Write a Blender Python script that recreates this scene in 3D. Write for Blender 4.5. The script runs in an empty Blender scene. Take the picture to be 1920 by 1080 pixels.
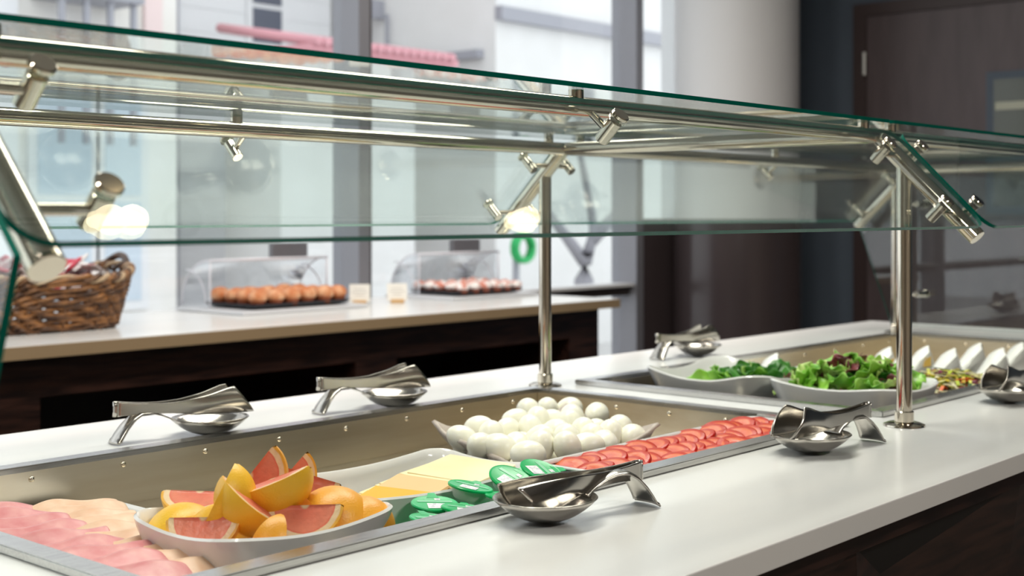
import bpy, bmesh, math, random
from mathutils import Vector, Matrix, Euler
random.seed(7)
PI = math.pi
S = bpy.context.scene
C = S.collection

# ------------------------------------------------------------------ camera, world, exposure
TH = 0.7215                      # angle between the counter's length (X) and the view axis
cam_d = bpy.data.cameras.new('camera'); cam = bpy.data.objects.new('camera', cam_d); C.objects.link(cam)
cam.location = (0, 0, 1.25); cam.rotation_euler = (PI/2, 0, TH - PI/2)
cam_d.sensor_width = 36; cam_d.lens = 36*2490/1920; cam_d.shift_y = -138.5/1920
cam_d.clip_start = 0.05; cam_d.clip_end = 200
cam_d.dof.use_dof = True; cam_d.dof.focus_distance = 1.68; cam_d.dof.aperture_fstop = 5.6
S.camera = cam
W = bpy.data.worlds.new('world'); S.world = W; W.use_nodes = True
bg = W.node_tree.nodes['Background']; bg.inputs[0].default_value = (0.93, 0.965, 1.0, 1); bg.inputs[1].default_value = 1.65
S.view_settings.view_transform = 'Standard'; S.view_settings.look = 'None'
S.view_settings.exposure = 0.2; S.view_settings.gamma = 1.0; S.view_settings.use_curve_mapping = False
S.cycles.transparent_max_bounces = 32; S.cycles.max_bounces = 10; S.cycles.glossy_bounces = 6
S.cycles.sample_clamp_indirect = 6.0; S.cycles.caustics_reflective = False; S.cycles.caustics_refractive = False
ZC = 0.90                        # counter height

# ------------------------------------------------------------------ materials
def mat(name, col, rough=0.5, metal=0.0, **kw):
    m = bpy.data.materials.new(name); m.use_nodes = True
    b = m.node_tree.nodes['Principled BSDF']
    b.inputs['Base Color'].default_value = (*col, 1); b.inputs['Roughness'].default_value = rough; b.inputs['Metallic'].default_value = metal
    for k, v in kw.items():
        b.inputs[k].default_value = v
    return m
def noise_col(m, c1, c2, scale=5, stretch=(1, 1, 1), detail=4, lo=0.35, hi=0.65, coord='Object', bump=0, rough=None):
    nt = m.node_tree; N = nt.nodes; L = nt.links; b = N['Principled BSDF']
    tc = N.new('ShaderNodeTexCoord'); mp = N.new('ShaderNodeMapping'); mp.inputs['Scale'].default_value = stretch
    nz = N.new('ShaderNodeTexNoise'); nz.inputs['Scale'].default_value = scale; nz.inputs['Detail'].default_value = detail
    r = N.new('ShaderNodeValToRGB'); r.color_ramp.elements[0].position = lo; r.color_ramp.elements[1].position = hi
    r.color_ramp.elements[0].color = (*c1, 1); r.color_ramp.elements[1].color = (*c2, 1)
    L.new(tc.outputs[coord], mp.inputs[0]); L.new(mp.outputs[0], nz.inputs['Vector']); L.new(nz.outputs['Fac'], r.inputs[0]); L.new(r.outputs[0], b.inputs['Base Color'])
    if bump:
        bp = N.new('ShaderNodeBump'); bp.inputs['Strength'].default_value = bump; bp.inputs['Distance'].default_value = 0.002
        L.new(nz.outputs['Fac'], bp.inputs['Height']); L.new(bp.outputs[0], b.inputs['Normal'])
    return m
def glass_mat(name, tint, refl=1.0, rough=0.0):
    """thin clear sheet: lets light straight through, mirrors by Fresnel on both faces"""
    m = bpy.data.materials.new(name); m.use_nodes = True; nt = m.node_tree; N = nt.nodes; L = nt.links
    N.remove(N['Principled BSDF']); out = N['Material Output']
    tr = N.new('ShaderNodeBsdfTransparent'); tr.inputs[0].default_value = (*tint, 1)
    gl = N.new('ShaderNodeBsdfGlossy'); gl.inputs['Roughness'].default_value = rough; gl.inputs['Color'].default_value = (refl, refl, refl, 1)
    geo = N.new('ShaderNodeNewGeometry'); mx = N.new('ShaderNodeMapRange')
    mx.inputs[3].default_value = 1.5; mx.inputs[4].default_value = 1/1.5
    L.new(geo.outputs['Backfacing'], mx.inputs[0])
    fr = N.new('ShaderNodeFresnel'); L.new(mx.outputs[0], fr.inputs['IOR'])
    mix = N.new('ShaderNodeMixShader'); L.new(fr.outputs[0], mix.inputs[0]); L.new(tr.outputs[0], mix.inputs[1]); L.new(gl.outputs[0], mix.inputs[2])
    L.new(mix.outputs[0], out.inputs[0])
    return m
def emis(name, col, st):
    m = mat(name, col, 0.4); b = m.node_tree.nodes['Principled BSDF']
    b.inputs['Emission Color'].default_value = (*col, 1); b.inputs['Emission Strength'].default_value = st
    return m

M = {}
M['quartz'] = noise_col(mat('white_quartz', (.78, .78, .76), .2), (.74, .75, .75), (.80, .80, .785), 2.2, (.6, 2.5, 1), 6, .3, .52)
M['quartz_edge'] = mat('quartz', (.72, .70, .68), .3)
M['steel'] = mat('polished_steel', (.64, .585, .49), .07, 1)
M['satin'] = mat('satin_steel', (.52, .50, .47), .2, 1)
M['tongs'] = noise_col(mat('worn_tong_steel', (.5, .47, .43), .2, 1), (.42, .395, .36), (.52, .49, .45), 14, lo=.3, hi=.7)
M['brushed'] = noise_col(mat('brushed_steel', (.55, .54, .52), .22, 1), (.48, .47, .46), (.60, .59, .57), 8, (2, 60, 60), 3, bump=.0)
M['liner'] = noise_col(mat('liner_steel', (.55, .53, .48), .28, 1), (.82, .73, .58), (.88, .80, .66), 5, (1, 4, 12), 3)
M['glass'] = glass_mat('clear_glass', (.945, .975, .965))
M['glass_edge'] = mat('green_glass_edge', (.0, .12, .085), .25, 0, **{'Specular IOR Level': .12})
M['pane'] = glass_mat('window_glass', (.97, .985, .985), .8)
M['acrylic'] = glass_mat('acrylic', (.95, .955, .965), 1.0, .03)
M['acrylic_edge'] = mat('acrylic_edge', (.75, .75, .82), .2, 0)
M['porcelain'] = mat('white_porcelain', (.80, .80, .79), .12, 0, **{'Coat Weight': .3})
M['wood'] = noise_col(mat('dark_wenge', (.03, .016, .012), .32), (.008, .004, .0035), (.040, .017, .012), 6, (1.2, 14, 14), 5)
M['black_shade'] = mat('black_recess_shade', (.008, .008, .008), .5)  # black parts, also the shade painted on recessed facets
M['tan'] = mat('tan_edge', (.30, .215, .125), .45)
M['navy'] = mat('navy_wall', (.085, .11, .145), .7)
M['door'] = noise_col(mat('brown_door', (.07, .048, .048), .45), (.078, .058, .062), (.098, .073, .077), 3, (1, 6, 1))
M['frame_brown'] = mat('door_frame_brown', (.045, .028, .028), .5)
M['wainscot'] = mat('dark_wainscot', (.06, .046, .048), .22)
M['white_wall'] = mat('white_paint', (.80, .80, .81), .6)
M['ceiling'] = mat('ceiling_paint', (.62, .64, .64), .8)
M['beige_wall'] = mat('beige_wall', (.42, .37, .31), .8)
M['floor'] = noise_col(mat('floor_tile', (.12, .10, .09), .4), (.10, .085, .075), (.14, .12, .105), 4)
M['alu'] = mat('grey_aluminium', (.26, .26, .29), .4, .3)
M['dark_alu'] = mat('dark_bronze', (.05, .04, .038), .4, .2)
M['hinge'] = mat('hinge_metal', (.6, .6, .58), .4, .6)
M['lamp_white'] = emis('opal_lamp_glow', (1.0, .82, .50), 6.5)
M['fill_glow'] = emis('fill_panel_glow', (1.0, .95, .88), 2.5)  # glow of the added ceiling fill panels
M['black_metal'] = mat('black_metal', (.02, .02, .02), .4, .5)

# ------------------------------------------------------------------ helpers
def tag(o, label=None, cat=None, group=None, kind=None):
    if label: o['label'] = label
    if cat: o['category'] = cat
    if group: o['group'] = group
    if kind: o['kind'] = kind
    return o
def thing(name, label, cat, loc=(0, 0, 0), rot=(0, 0, 0), group=None):
    o = bpy.data.objects.new(name, None); C.objects.link(o); o.location = loc; o.rotation_euler = rot; o.empty_display_size = .05
    return tag(o, label, cat, group)
def link(name, me, m, parent=None, smooth=False, loc=None, rot=None):
    if isinstance(me, bmesh.types.BMesh):
        b = me; me = bpy.data.meshes.new(name); bmesh.ops.recalc_face_normals(b, faces=b.faces); b.to_mesh(me); b.free()
    for k in (m if isinstance(m, (list, tuple)) else [m]): me.materials.append(M[k] if isinstance(k, str) else k)
    if smooth:
        for p in me.polygons: p.use_smooth = True
    o = bpy.data.objects.new(name, me); C.objects.link(o); o.parent = parent
    if loc is not None: o.location = loc
    if rot is not None: o.rotation_euler = rot
    return o
def shade(o, ang=35):
    me = o.data
    for p in me.polygons: p.use_smooth = True
    try: me.set_sharp_from_angle(angle=math.radians(ang))
    except Exception: pass
    return o
def inst(o, parent=None, loc=None, rot=None, scale=None):
    c = o.copy(); C.objects.link(c); c.parent = parent
    if loc is not None: c.location = loc
    if rot is not None: c.rotation_euler = rot
    if scale is not None: c.scale = scale
    return c
def dup(root, loc, rot=None, label=None, scale=None):
    r = root.copy(); C.objects.link(r); r.location = loc
    if rot is not None: r.rotation_euler = rot
    if scale is not None: r.scale = scale
    if label: r['label'] = label
    for ch in list(root.children):
        c = ch.copy(); C.objects.link(c); c.parent = r
        for g in ch.children:
            d = g.copy(); C.objects.link(d); d.parent = c
    return r
def box(bm, x0, x1, y0, y1, z0, z1, bev=0, seg=2):
    vs = [bm.verts.new((x, y, z)) for x in (x0, x1) for y in (y0, y1) for z in (z0, z1)]
    fs = [bm.faces.new([vs[i] for i in q]) for q in ((0, 1, 3, 2), (4, 6, 7, 5), (0, 4, 5, 1), (2, 3, 7, 6), (0, 2, 6, 4), (1, 5, 7, 3))]
    if bev:
        es = list({e for f in fs for e in f.edges})
        bmesh.ops.bevel(bm, geom=es, offset=bev, segments=seg, affect='EDGES', profile=.5)
    return fs
def tube(bm, p, q, r, n=20, r2=None, caps=True, bev=0):
    p = Vector(p); q = Vector(q); d = (q-p); L = d.length; d.normalize()
    a = d.orthogonal().normalized(); b = d.cross(a); r2 = r if r2 is None else r2
    rings = []
    prof = [(0, r), (L, r2)]
    if bev: prof = [(0, r-bev), (bev, r), (L-bev, r2), (L, r2-bev)]
    for t, rr in prof:
        rings.append([bm.verts.new(p + d*t + (a*math.cos(2*PI*i/n) + b*math.sin(2*PI*i/n))*rr) for i in range(n)])
    for k in range(len(rings)-1):
        for i in range(n): bm.faces.new((rings[k][i], rings[k][(i+1) % n], rings[k+1][(i+1) % n], rings[k+1][i]))
    if caps:
        bm.faces.new(rings[0][::-1]); bm.faces.new(rings[-1])
def path_tube(bm, pts, r, n=8, closed=False, caps=True):
    pts = [Vector(p) for p in pts]; m = len(pts); rings = []
    up = Vector((0, 0, 1))
    for i in range(m):
        t = (pts[(i+1) % m]-pts[i-1]) if closed else (pts[min(i+1, m-1)]-pts[max(i-1, 0)])
        t.normalize(); a = t.cross(up)
        if a.length < 1e-3: a = Vector((1, 0, 0))
        a.normalize(); b = t.cross(a); rr = r[i] if isinstance(r, (list, tuple)) else r
        rings.append([bm.verts.new(pts[i] + (a*math.cos(2*PI*k/n) + b*math.sin(2*PI*k/n))*rr) for k in range(n)])
    for i in range(m if closed else m-1):
        A = rings[i]; B = rings[(i+1) % m]
        for k in range(n): bm.faces.new((A[k], A[(k+1) % n], B[(k+1) % n], B[k]))
    if caps and not closed:
        bm.faces.new(rings[0][::-1]); bm.faces.new(rings[-1])
def lathe(bm, prof, n=32, cx=0, cy=0):
    rings = []
    for r, z in prof:
        if r < 1e-6: rings.append([bm.verts.new((cx, cy, z))])
        else: rings.append([bm.verts.new((cx+r*math.cos(2*PI*i/n), cy+r*math.sin(2*PI*i/n), z)) for i in range(n)])
    for A, B in zip(rings, rings[1:]):
        for i in range(n):
            j = (i+1) % n
            if len(A) == 1 and len(B) == 1: continue
            if len(A) == 1: bm.faces.new((A[0], B[j], B[i]))
            elif len(B) == 1: bm.faces.new((A[i], A[j], B[0]))
            else: bm.faces.new((A[i], A[j], B[j], B[i]))
def loft(bm, rings, cap0=False, cap1=False):
    R = [[bm.verts.new(p) for p in r] for r in rings]; n = len(R[0])
    for A, B in zip(R, R[1:]):
        for i in range(n): bm.faces.new((A[i], A[(i+1) % n], B[(i+1) % n], B[i]))
    if cap0: bm.faces.new(R[0][::-1])
    if cap1: bm.faces.new(R[-1])
def prism(bm, poly, n, thick):
    """poly: list of 3D points in a plane, extruded along n by thick; returns side faces"""
    n = Vector(n).normalized()*thick
    a = [bm.verts.new(p) for p in poly]; b = [bm.verts.new(Vector(p)+n) for p in poly]
    f1 = bm.faces.new(a[::-1]); f2 = bm.faces.new(b); side = []
    for i in range(len(a)): side.append(bm.faces.new((a[i], a[(i+1) % len(a)], b[(i+1) % len(a)], b[i])))
    return side
def grid(bm, nu, nv, fn):
    V = [[bm.verts.new(fn(i/(nu-1), j/(nv-1))) for j in range(nv)] for i in range(nu)]
    for i in range(nu-1):
        for j in range(nv-1): bm.faces.new((V[i][j], V[i+1][j], V[i+1][j+1], V[i][j+1]))
    return V
def rrect(hx, hy, r, n=6):
    pts = []
    for cx, cy, a0 in ((hx-r, hy-r, 0), (-hx+r, hy-r, PI/2), (-hx+r, -hy+r, PI), (hx-r, -hy+r, 1.5*PI)):
        for i in range(n+1):
            a = a0 + PI/2*i/n; pts.append((cx+r*math.cos(a), cy+r*math.sin(a)))
    return pts
def solid(o, t, off=-1):
    md = o.modifiers.new('thickness', 'SOLIDIFY'); md.thickness = t; md.offset = off; return o
def sub(o, lv=1):
    md = o.modifiers.new('smooth', 'SUBSURF'); md.levels = lv; md.render_levels = lv; return o
def part_box(name, m, parent, *a, bev=0, **k):
    bm = bmesh.new(); box(bm, *a, bev=bev, **k); return link(name, bm, m, parent)
def frame_basis(r, a):
    """rotation whose local -Z points along r and local X along a"""
    z = -Vector(r).normalized(); x = Vector(a); x = (x - z*x.dot(z)).normalized(); y = z.cross(x)
    return Matrix((x, y, z)).transposed().to_euler()
RT = Vector((math.sin(TH), -math.cos(TH), 0)); FW = Vector((math.cos(TH), math.sin(TH), 0)); UP = Vector((0, 0, 1))
def view_vec(a, b, c): return RT*a + FW*b + UP*c      # right, away, up as one stands at the counter's front
def struct(name, bm, m, parent=None):
    o = link(name, bm, m, parent)
    if parent is None: o['kind'] = 'structure'
    return o

# ------------------------------------------------------------------ room shell
XL, XR, YF, YB, HC = -4.2, 6.9, -4.6, 4.3, 3.3
def slab(name, m, *a): 
    bm = bmesh.new(); box(bm, *a); return struct(name, bm, m)
slab('floor', 'floor', XL-.2, XR+.2, YF-.2, YB+.1, -.2, 0)
slab('ceiling', 'ceiling', XL-.2, XR+.2, YF-.2, YB+.1, HC, HC+.2)
slab('wall_left', 'beige_wall', XL-.2, XL, YF, YB, 0, HC)
slab('wall_front', 'beige_wall', XL, XR, YF-.2, YF, 0, HC)
slab('wall_right', 'navy', XR, XR+.2, YF, YB, 0, HC)
# pier between the last window and the right wall
PXW = 5.787
slab('wall_back', 'white_wall', 6.30, XR, YB-.12, YB+.1, 0, HC)
slab('trim_1', 'wainscot', PXW, XR, YB-.145, YB-.12, 0, 1.225)
slab('trim_11', 'wainscot', PXW, 6.30, YB-.12, YB+.05, 0, 1.223)
slab('trim_12', 'alu', PXW, 6.30, YB-.12, YB+.02, HC-.12, HC)
slab('baseboard_right', 'frame_brown', XR-.015, XR, YF, 2.2, 0, .1)
# round column with a dark wrap on its lower half
bm = bmesh.new(); tube(bm, (6.25, 3.868, 1.225), (6.25, 3.868, HC), .338, 64)
col = struct('column', bm, 'white_wall'); shade(col); tag(col, 'round white painted column beside the windows')
bm = bmesh.new(); lathe(bm, [(.352, 0), (.352, 1.222), (.338, 1.225)], 64, 6.25, 3.868)
wr = link('column_wrap', bm, 'wainscot', col); shade(wr)
bm = bmesh.new(); box(bm, PXW, 6.30, 4.262, 4.268, 1.225, HC-.12); w_n = struct('window_6', bm, 'pane'); w_n['label'] = 'narrow clear window pane next to the column'
# curtain wall: mullions, transom, panes
mull_x = [3.752-1.97*3, 3.752-1.97*2, 3.752-1.97, 3.752, 5.722]
bm = bmesh.new(); box(bm, XL, PXW, 4.2, 4.3, .82, .868)
tr1 = struct('trim_2', bm, 'dark_alu')
bm = bmesh.new(); box(bm, XL, PXW, 4.17, 4.3, .868, .882)
struct('trim_3', bm, 'white_wall')
bm = bmesh.new(); box(bm, XL, PXW, 4.18, 4.32, 0, .09)
struct('trim_4', bm, 'alu')
bm = bmesh.new(); box(bm, XL, PXW, 4.18, 4.32, HC-.12, HC)
struct('trim_5', bm, 'alu')
for i, x in enumerate(mull_x):
    bm = bmesh.new(); box(bm, x, x+.062, 4.155, 4.32, 0, HC)
    mo = struct('trim_%d' % (6+i), bm, 'alu'); mo['label'] = 'grey aluminium window mullion'
    if i == 4: continue
    bm = bmesh.new(); box(bm, x+.062, x+.105, 4.19, 4.26, .882, HC); link('window_frame', bm, 'dark_alu' if i == 3 else 'alu', mo)
edges = [XL] + [x+.03 for x in mull_x]
for i in range(len(edges)-1):
    bm = bmesh.new(); box(bm, edges[i], edges[i+1], 4.262, 4.268, .09, HC-.12)
    w = struct('window_%d' % (i+1), bm, 'pane'); w['label'] = 'tall clear window pane of the street front'
# door in the right wall
dz = 2.42
bm = bmesh.new(); box(bm, XR-.045, XR-.006, 2.32, 3.40, 0.01, dz-.07)
door = struct('door_1', bm, 'door'); door['label'] = 'dark brown door with a small framed vision window'
part_box('door_frame', 'frame_brown', door, XR-.06, XR-.001, 3.40, 3.475, 0, dz)
part_box('door_frame', 'frame_brown', door, XR-.06, XR-.001, 2.245, 2.32, 0, dz)
part_box('door_frame', 'frame_brown', door, XR-.06, XR-.001, 2.32, 3.40, dz-.07, dz)
for z in (2.02, 1.15, .3): 
    bm = bmesh.new(); tube(bm, (XR-.066, 3.405, z), (XR-.066, 3.405, z+.13), .011, 12, bev=.002); link('hinge', bm, 'hinge', door)
vp = part_box('vision_frame', 'navy', door, XR-.06, XR-.044, 2.42, 2.72, 1.25, 1.99)
part_box('vision_pane', mat('vision_glass', (.10, .11, .09), .1), vp, XR-.064, XR-.059, 2.46, 2.68, 1.29, 1.95)
part_box('vision_bar', mat('pale_vision_bar', (.45, .46, .36), .4), vp, XR-.067, XR-.063, 2.47, 2.67, 1.79, 1.83)  # pale bar on the front of the pane
bm = bmesh.new(); tube(bm, (XR-.1, 2.40, 1.02), (XR-.1, 2.53, 1.02), .011, 12); tube(bm, (XR-.1, 2.405, 1.02), (XR-.045, 2.405, 1.02), .012, 12); link('door_handle', bm, 'satin', door)

# ------------------------------------------------------------------ pendant lamps of the room and added ceiling fill panels
def fill_panel(x, y, label, p, sx=1.2, sy=.3):  # unseen ceiling panel, added to brighten the interior
    t = thing('fill_light_panel', label, 'fill light', (x, y, HC-.001), group='added ceiling fill panels')
    part_box('housing', 'white_wall', t, -sx/2-.03, sx/2+.03, -sy/2-.03, sy/2+.03, -.05, 0, bev=.004)
    part_box('diffuser', 'fill_glow', t, -sx/2, sx/2, -sy/2, sy/2, -.056, -.05)
    ld = bpy.data.lights.new('fill_light', 'AREA'); ld.shape = 'RECTANGLE'; ld.size = sx; ld.size_y = sy; ld.energy = p; ld.color = (1.0, .93, .84)
    lo = bpy.data.objects.new('fill_light', ld); C.objects.link(lo); lo.parent = t; lo.location = (0, 0, -.062)
fill_panel(1.2, 1.70, 'added ceiling fill panel over the middle of the buffet, near the grapefruit', 38, 1.5, .6)
fill_panel(3.0, 1.70, 'added ceiling fill panel over the middle of the buffet, near the salads', 38, 1.5, .6)
fill_panel(-1.6, .4, 'added ceiling fill panel over the open floor left of the buffet', 40)
fill_panel(1.4, -2.2, 'added ceiling fill panel over the dining side, far in front of the buffet', 60)
fill_panel(3.6, 3.2, 'added ceiling fill panel over the pastry counter', 18)
def pendant(x, y, z, n, label):
    t = thing('pendant_lamp', label, 'pendant lamp', (x, y, z), group='opal bulb pendant lamps over the buffet')
    for k in range(n):
        dx = (k-(n-1)/2)*.036
        bm = bmesh.new(); lathe(bm, [(0, -.023), (.012, -.020), (.020, -.012), (.023, 0), (.0215, .010), (.018, .022), (.014, .036), (.012, .05)], 28, dx); shade(link('bulb', bm, 'lamp_white', t), 60)
        bm = bmesh.new(); lathe(bm, [(.014, .045), (.016, .085), (.008, .092), (0, .092)], 20, dx); shade(link('socket', bm, 'black_metal', t))
        bm = bmesh.new(); tube(bm, (dx, 0, .09), (0, 0, .16), .003, 8); link('stem', bm, 'black_metal', t)
    bm = bmesh.new(); tube(bm, (0, 0, .158), (0, 0, HC-z-.03), .003, 8); link('cord', bm, 'black_metal', t)
    bm = bmesh.new(); lathe(bm, [(0, HC-z-.03), (.05, HC-z-.03), (.05, HC-z-.001), (0, HC-z-.001)], 24); link('canopy', bm, 'black_metal', t)
pendant(1.085, .838, 2.12, 2, 'two-bulb opal pendant glowing over the grapefruit end of the buffet')
pendant(2.0, .838, 2.12, 1, 'single-bulb opal pendant glowing over the egg platter')

# ------------------------------------------------------------------ buffet island: base, worktop
X0c, X1c, Y0c, Y1c = .12, 4.06, .723, 2.0
W1 = (.70, 1.99, 1.050, 1.685); W2 = (2.155, 3.60, 1.050, 1.685)      # clear openings of the two wells
bm = bmesh.new()
xs = [X0c, W1[0], W1[1], W2[0], W2[1], X1c]; ys = [Y0c, W1[2], W1[3], Y1c]; z0, z1 = ZC-.028, ZC
cells = {(i, j) for i in range(5) for j in range(3)} - {(1, 1), (3, 1)}
vt = {}; vb = {}
for i, x in enumerate(xs):
    for j, y in enumerate(ys): vt[i, j] = bm.verts.new((x, y, z1)); vb[i, j] = bm.verts.new((x, y, z0))
for (i, j) in cells:
    bm.faces.new([vt[k] for k in ((i, j), (i+1, j), (i+1, j+1), (i, j+1))]); bm.faces.new([vb[k] for k in ((i, j), (i, j+1), (i+1, j+1), (i+1, j))])
    for (di, dj, a, b) in ((0, -1, (i, j), (i+1, j)), (0, 1, (i+1, j+1), (i, j+1)), (-1, 0, (i, j+1), (i, j)), (1, 0, (i+1, j), (i+1, j+1))):
        if (i+di, j+dj) not in cells: bm.faces.new((vt[a], vb[a], vb[b], vt[b]))
top = link('buffet_worktop', bm, 'quartz')
bv = top.modifiers.new('edge', 'BEVEL'); bv.width = .0015; bv.segments = 2; bv.limit_method = 'ANGLE'; bv.angle_limit = .8
tag(top, 'white quartz worktop of the buffet island under the glass guard', 'worktop')
base = thing('buffet_cabinet', 'dark wenge buffet island cabinet with angular facet panels', 'cabinet', (2.1, 1.36, 0))
BX0, BX1, BY0, BY1 = X0c+.05-2.1, X1c-.05-2.1, .775-1.36, 1.95-1.36
for q in ((BX0, BX1, BY0-.012, BY0+.10), (BX0, BX1, BY1-.10, BY1), (BX0, BX0+.1, BY0+.10, BY1-.10), (BX1-.1, BX1, BY0+.10, BY1-.10)): part_box('top_trim', 'wood', base, *q, .832, ZC-.029)
part_box('plinth', 'black_shade', base, BX0+.05, BX1-.05, BY0+.2, BY1-.05, 0.0, .10)
part_box('carcass', 'black_shade', base, BX0+.02, BX1-.02, BY0+.16, BY1-.001, .10, .76)
# faceted front: top row of points flush with the trim, middle row pushed in and out
tx = [BX0, 1.00-2.1, 1.533-2.1, 2.086-2.1, 2.64-2.1, 3.2-2.1, BX1]
tops = [Vector((x, BY0, .832)) for x in tx]
mids = [Vector((tx[i] + .213*(tx[i+1]-tx[i]) if i % 2 == 0 else (tx[i]+tx[i+1])/2, BY0 + (.025 if i % 2 == 0 else .05), .771 if i % 2 == 0 else .70)) for i in range(len(tx)-1)]
bots = [Vector((x + .1, BY0 + (.14 if i % 2 else .02), .10)) for i, x in enumerate(tx)]
def facet(a, b, c, mk='wood'):
    bm = bmesh.new(); n = (b-a).cross(c-a).normalized()
    if n.y > 0: n = -n
    prism(bm, [a, b, c], -n, .014); link('facet_panel', bm, mk, base)
for i in range(len(tx)-1):
    facet(tops[i], tops[i+1], mids[i], 'black_shade' if i % 2 == 0 else 'wood'); facet(tops[i], mids[i], bots[i]); facet(tops[i+1], bots[i+1], mids[i]); facet(mids[i], bots[i+1], bots[i])  # every other top facet painted black, standing in for a recess's shade
for sx in (BX0, BX1-.02): part_box('end_panel', 'wood', base, sx, sx+.02, BY0+.17, BY1, .10, .832)

# ------------------------------------------------------------------ sunken wells
def food_well(w, label, nscrew):
    x0, x1, y0, y1 = w; t = thing('food_well', label, 'food well', ((x0+x1)/2, (y0+y1)/2, ZC-.07)); cx, cy = (x0+x1)/2, (y0+y1)/2; zo = -(ZC-.07)
    a, b = (x1-x0)/2, (y1-y0)/2; ro, ri, h = .021, -.008, ZC+.010+zo
    for nm, q in (('rim_front', [(-a-ro, -b-ro), (a+ro, -b-ro), (a+ri, -b-ri), (-a-ri, -b-ri)]), ('rim_back', [(-a-ri, b+ri), (a+ri, b+ri), (a+ro, b+ro), (-a-ro, b+ro)]),
                  ('rim_side', [(-a-ro, -b-ro), (-a-ri, -b-ri), (-a-ri, b+ri), (-a-ro, b+ro)]), ('rim_side', [(a+ri, -b-ri), (a+ro, -b-ro), (a+ro, b+ro), (a+ri, b+ri)])):
        bm = bmesh.new(); prism(bm, [(p[0], p[1], ZC+.0005+zo) for p in q], (0, 0, 1), .0095)
        bmesh.ops.bevel(bm, geom=bm.edges[:], offset=.0014, segments=2, affect='EDGES')
        link('rim', bm, 'brushed', t)
    e = .004; zf = ZC-.068+zo; zt = ZC+.006+zo
    bm = bmesh.new()
    V = [bm.verts.new(p) for p in ((-a+e, -b+e, zt), (a-e, -b+e, zt), (a-e, b-e, zt), (-a+e, b-e, zt), (-a+e, -b+e, zf), (a-e, -b+e, zf), (a-e, b-e, zf), (-a+e, b-e, zf))]
    for q in ((0, 1, 5, 4), (1, 2, 6, 5), (2, 3, 7, 6), (3, 0, 4, 7), (4, 5, 6, 7)): bm.faces.new([V[i] for i in q])
    ln = link('liner', bm, 'liner', t); solid(ln, .002, 1)
    # folded strip along the top of the liner, with rivets
    part_box('strip', 'liner', ln, -a+e, a-e, b-e-.003, b-e, zt-.026, zt)
    part_box('strip', 'liner', ln, a-e-.003, a-e, -b+e, b-e-.004, zt-.026, zt)
    bm = bmesh.new(); lathe(bm, [(0, .0035), (.003, .003), (.0042, .001), (.0045, 0)], 12); me = None
    for i in range(nscrew):
        x = -a + .08 + i*(2*a-.16)/(nscrew-1)
        if me is None: s = link('rivet', bm, 'steel', ln, True); me = s
        else: s = inst(me, ln)
        s.location = (x, b-e-.003, zt-.015); s.rotation_euler = (PI/2, 0, 0)
    for i in range(5):
        s = inst(me, ln); s.location = (a-e-.003, -b+.08+i*(2*b-.16)/4, zt-.015); s.rotation_euler = (0, -PI/2, 0)
    return t
food_well(W1, 'sunken steel well holding fruit, cheese, eggs and tomatoes', 9)
food_well(W2, 'sunken steel well holding salad bowls and wrapped sandwiches', 9)

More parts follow.
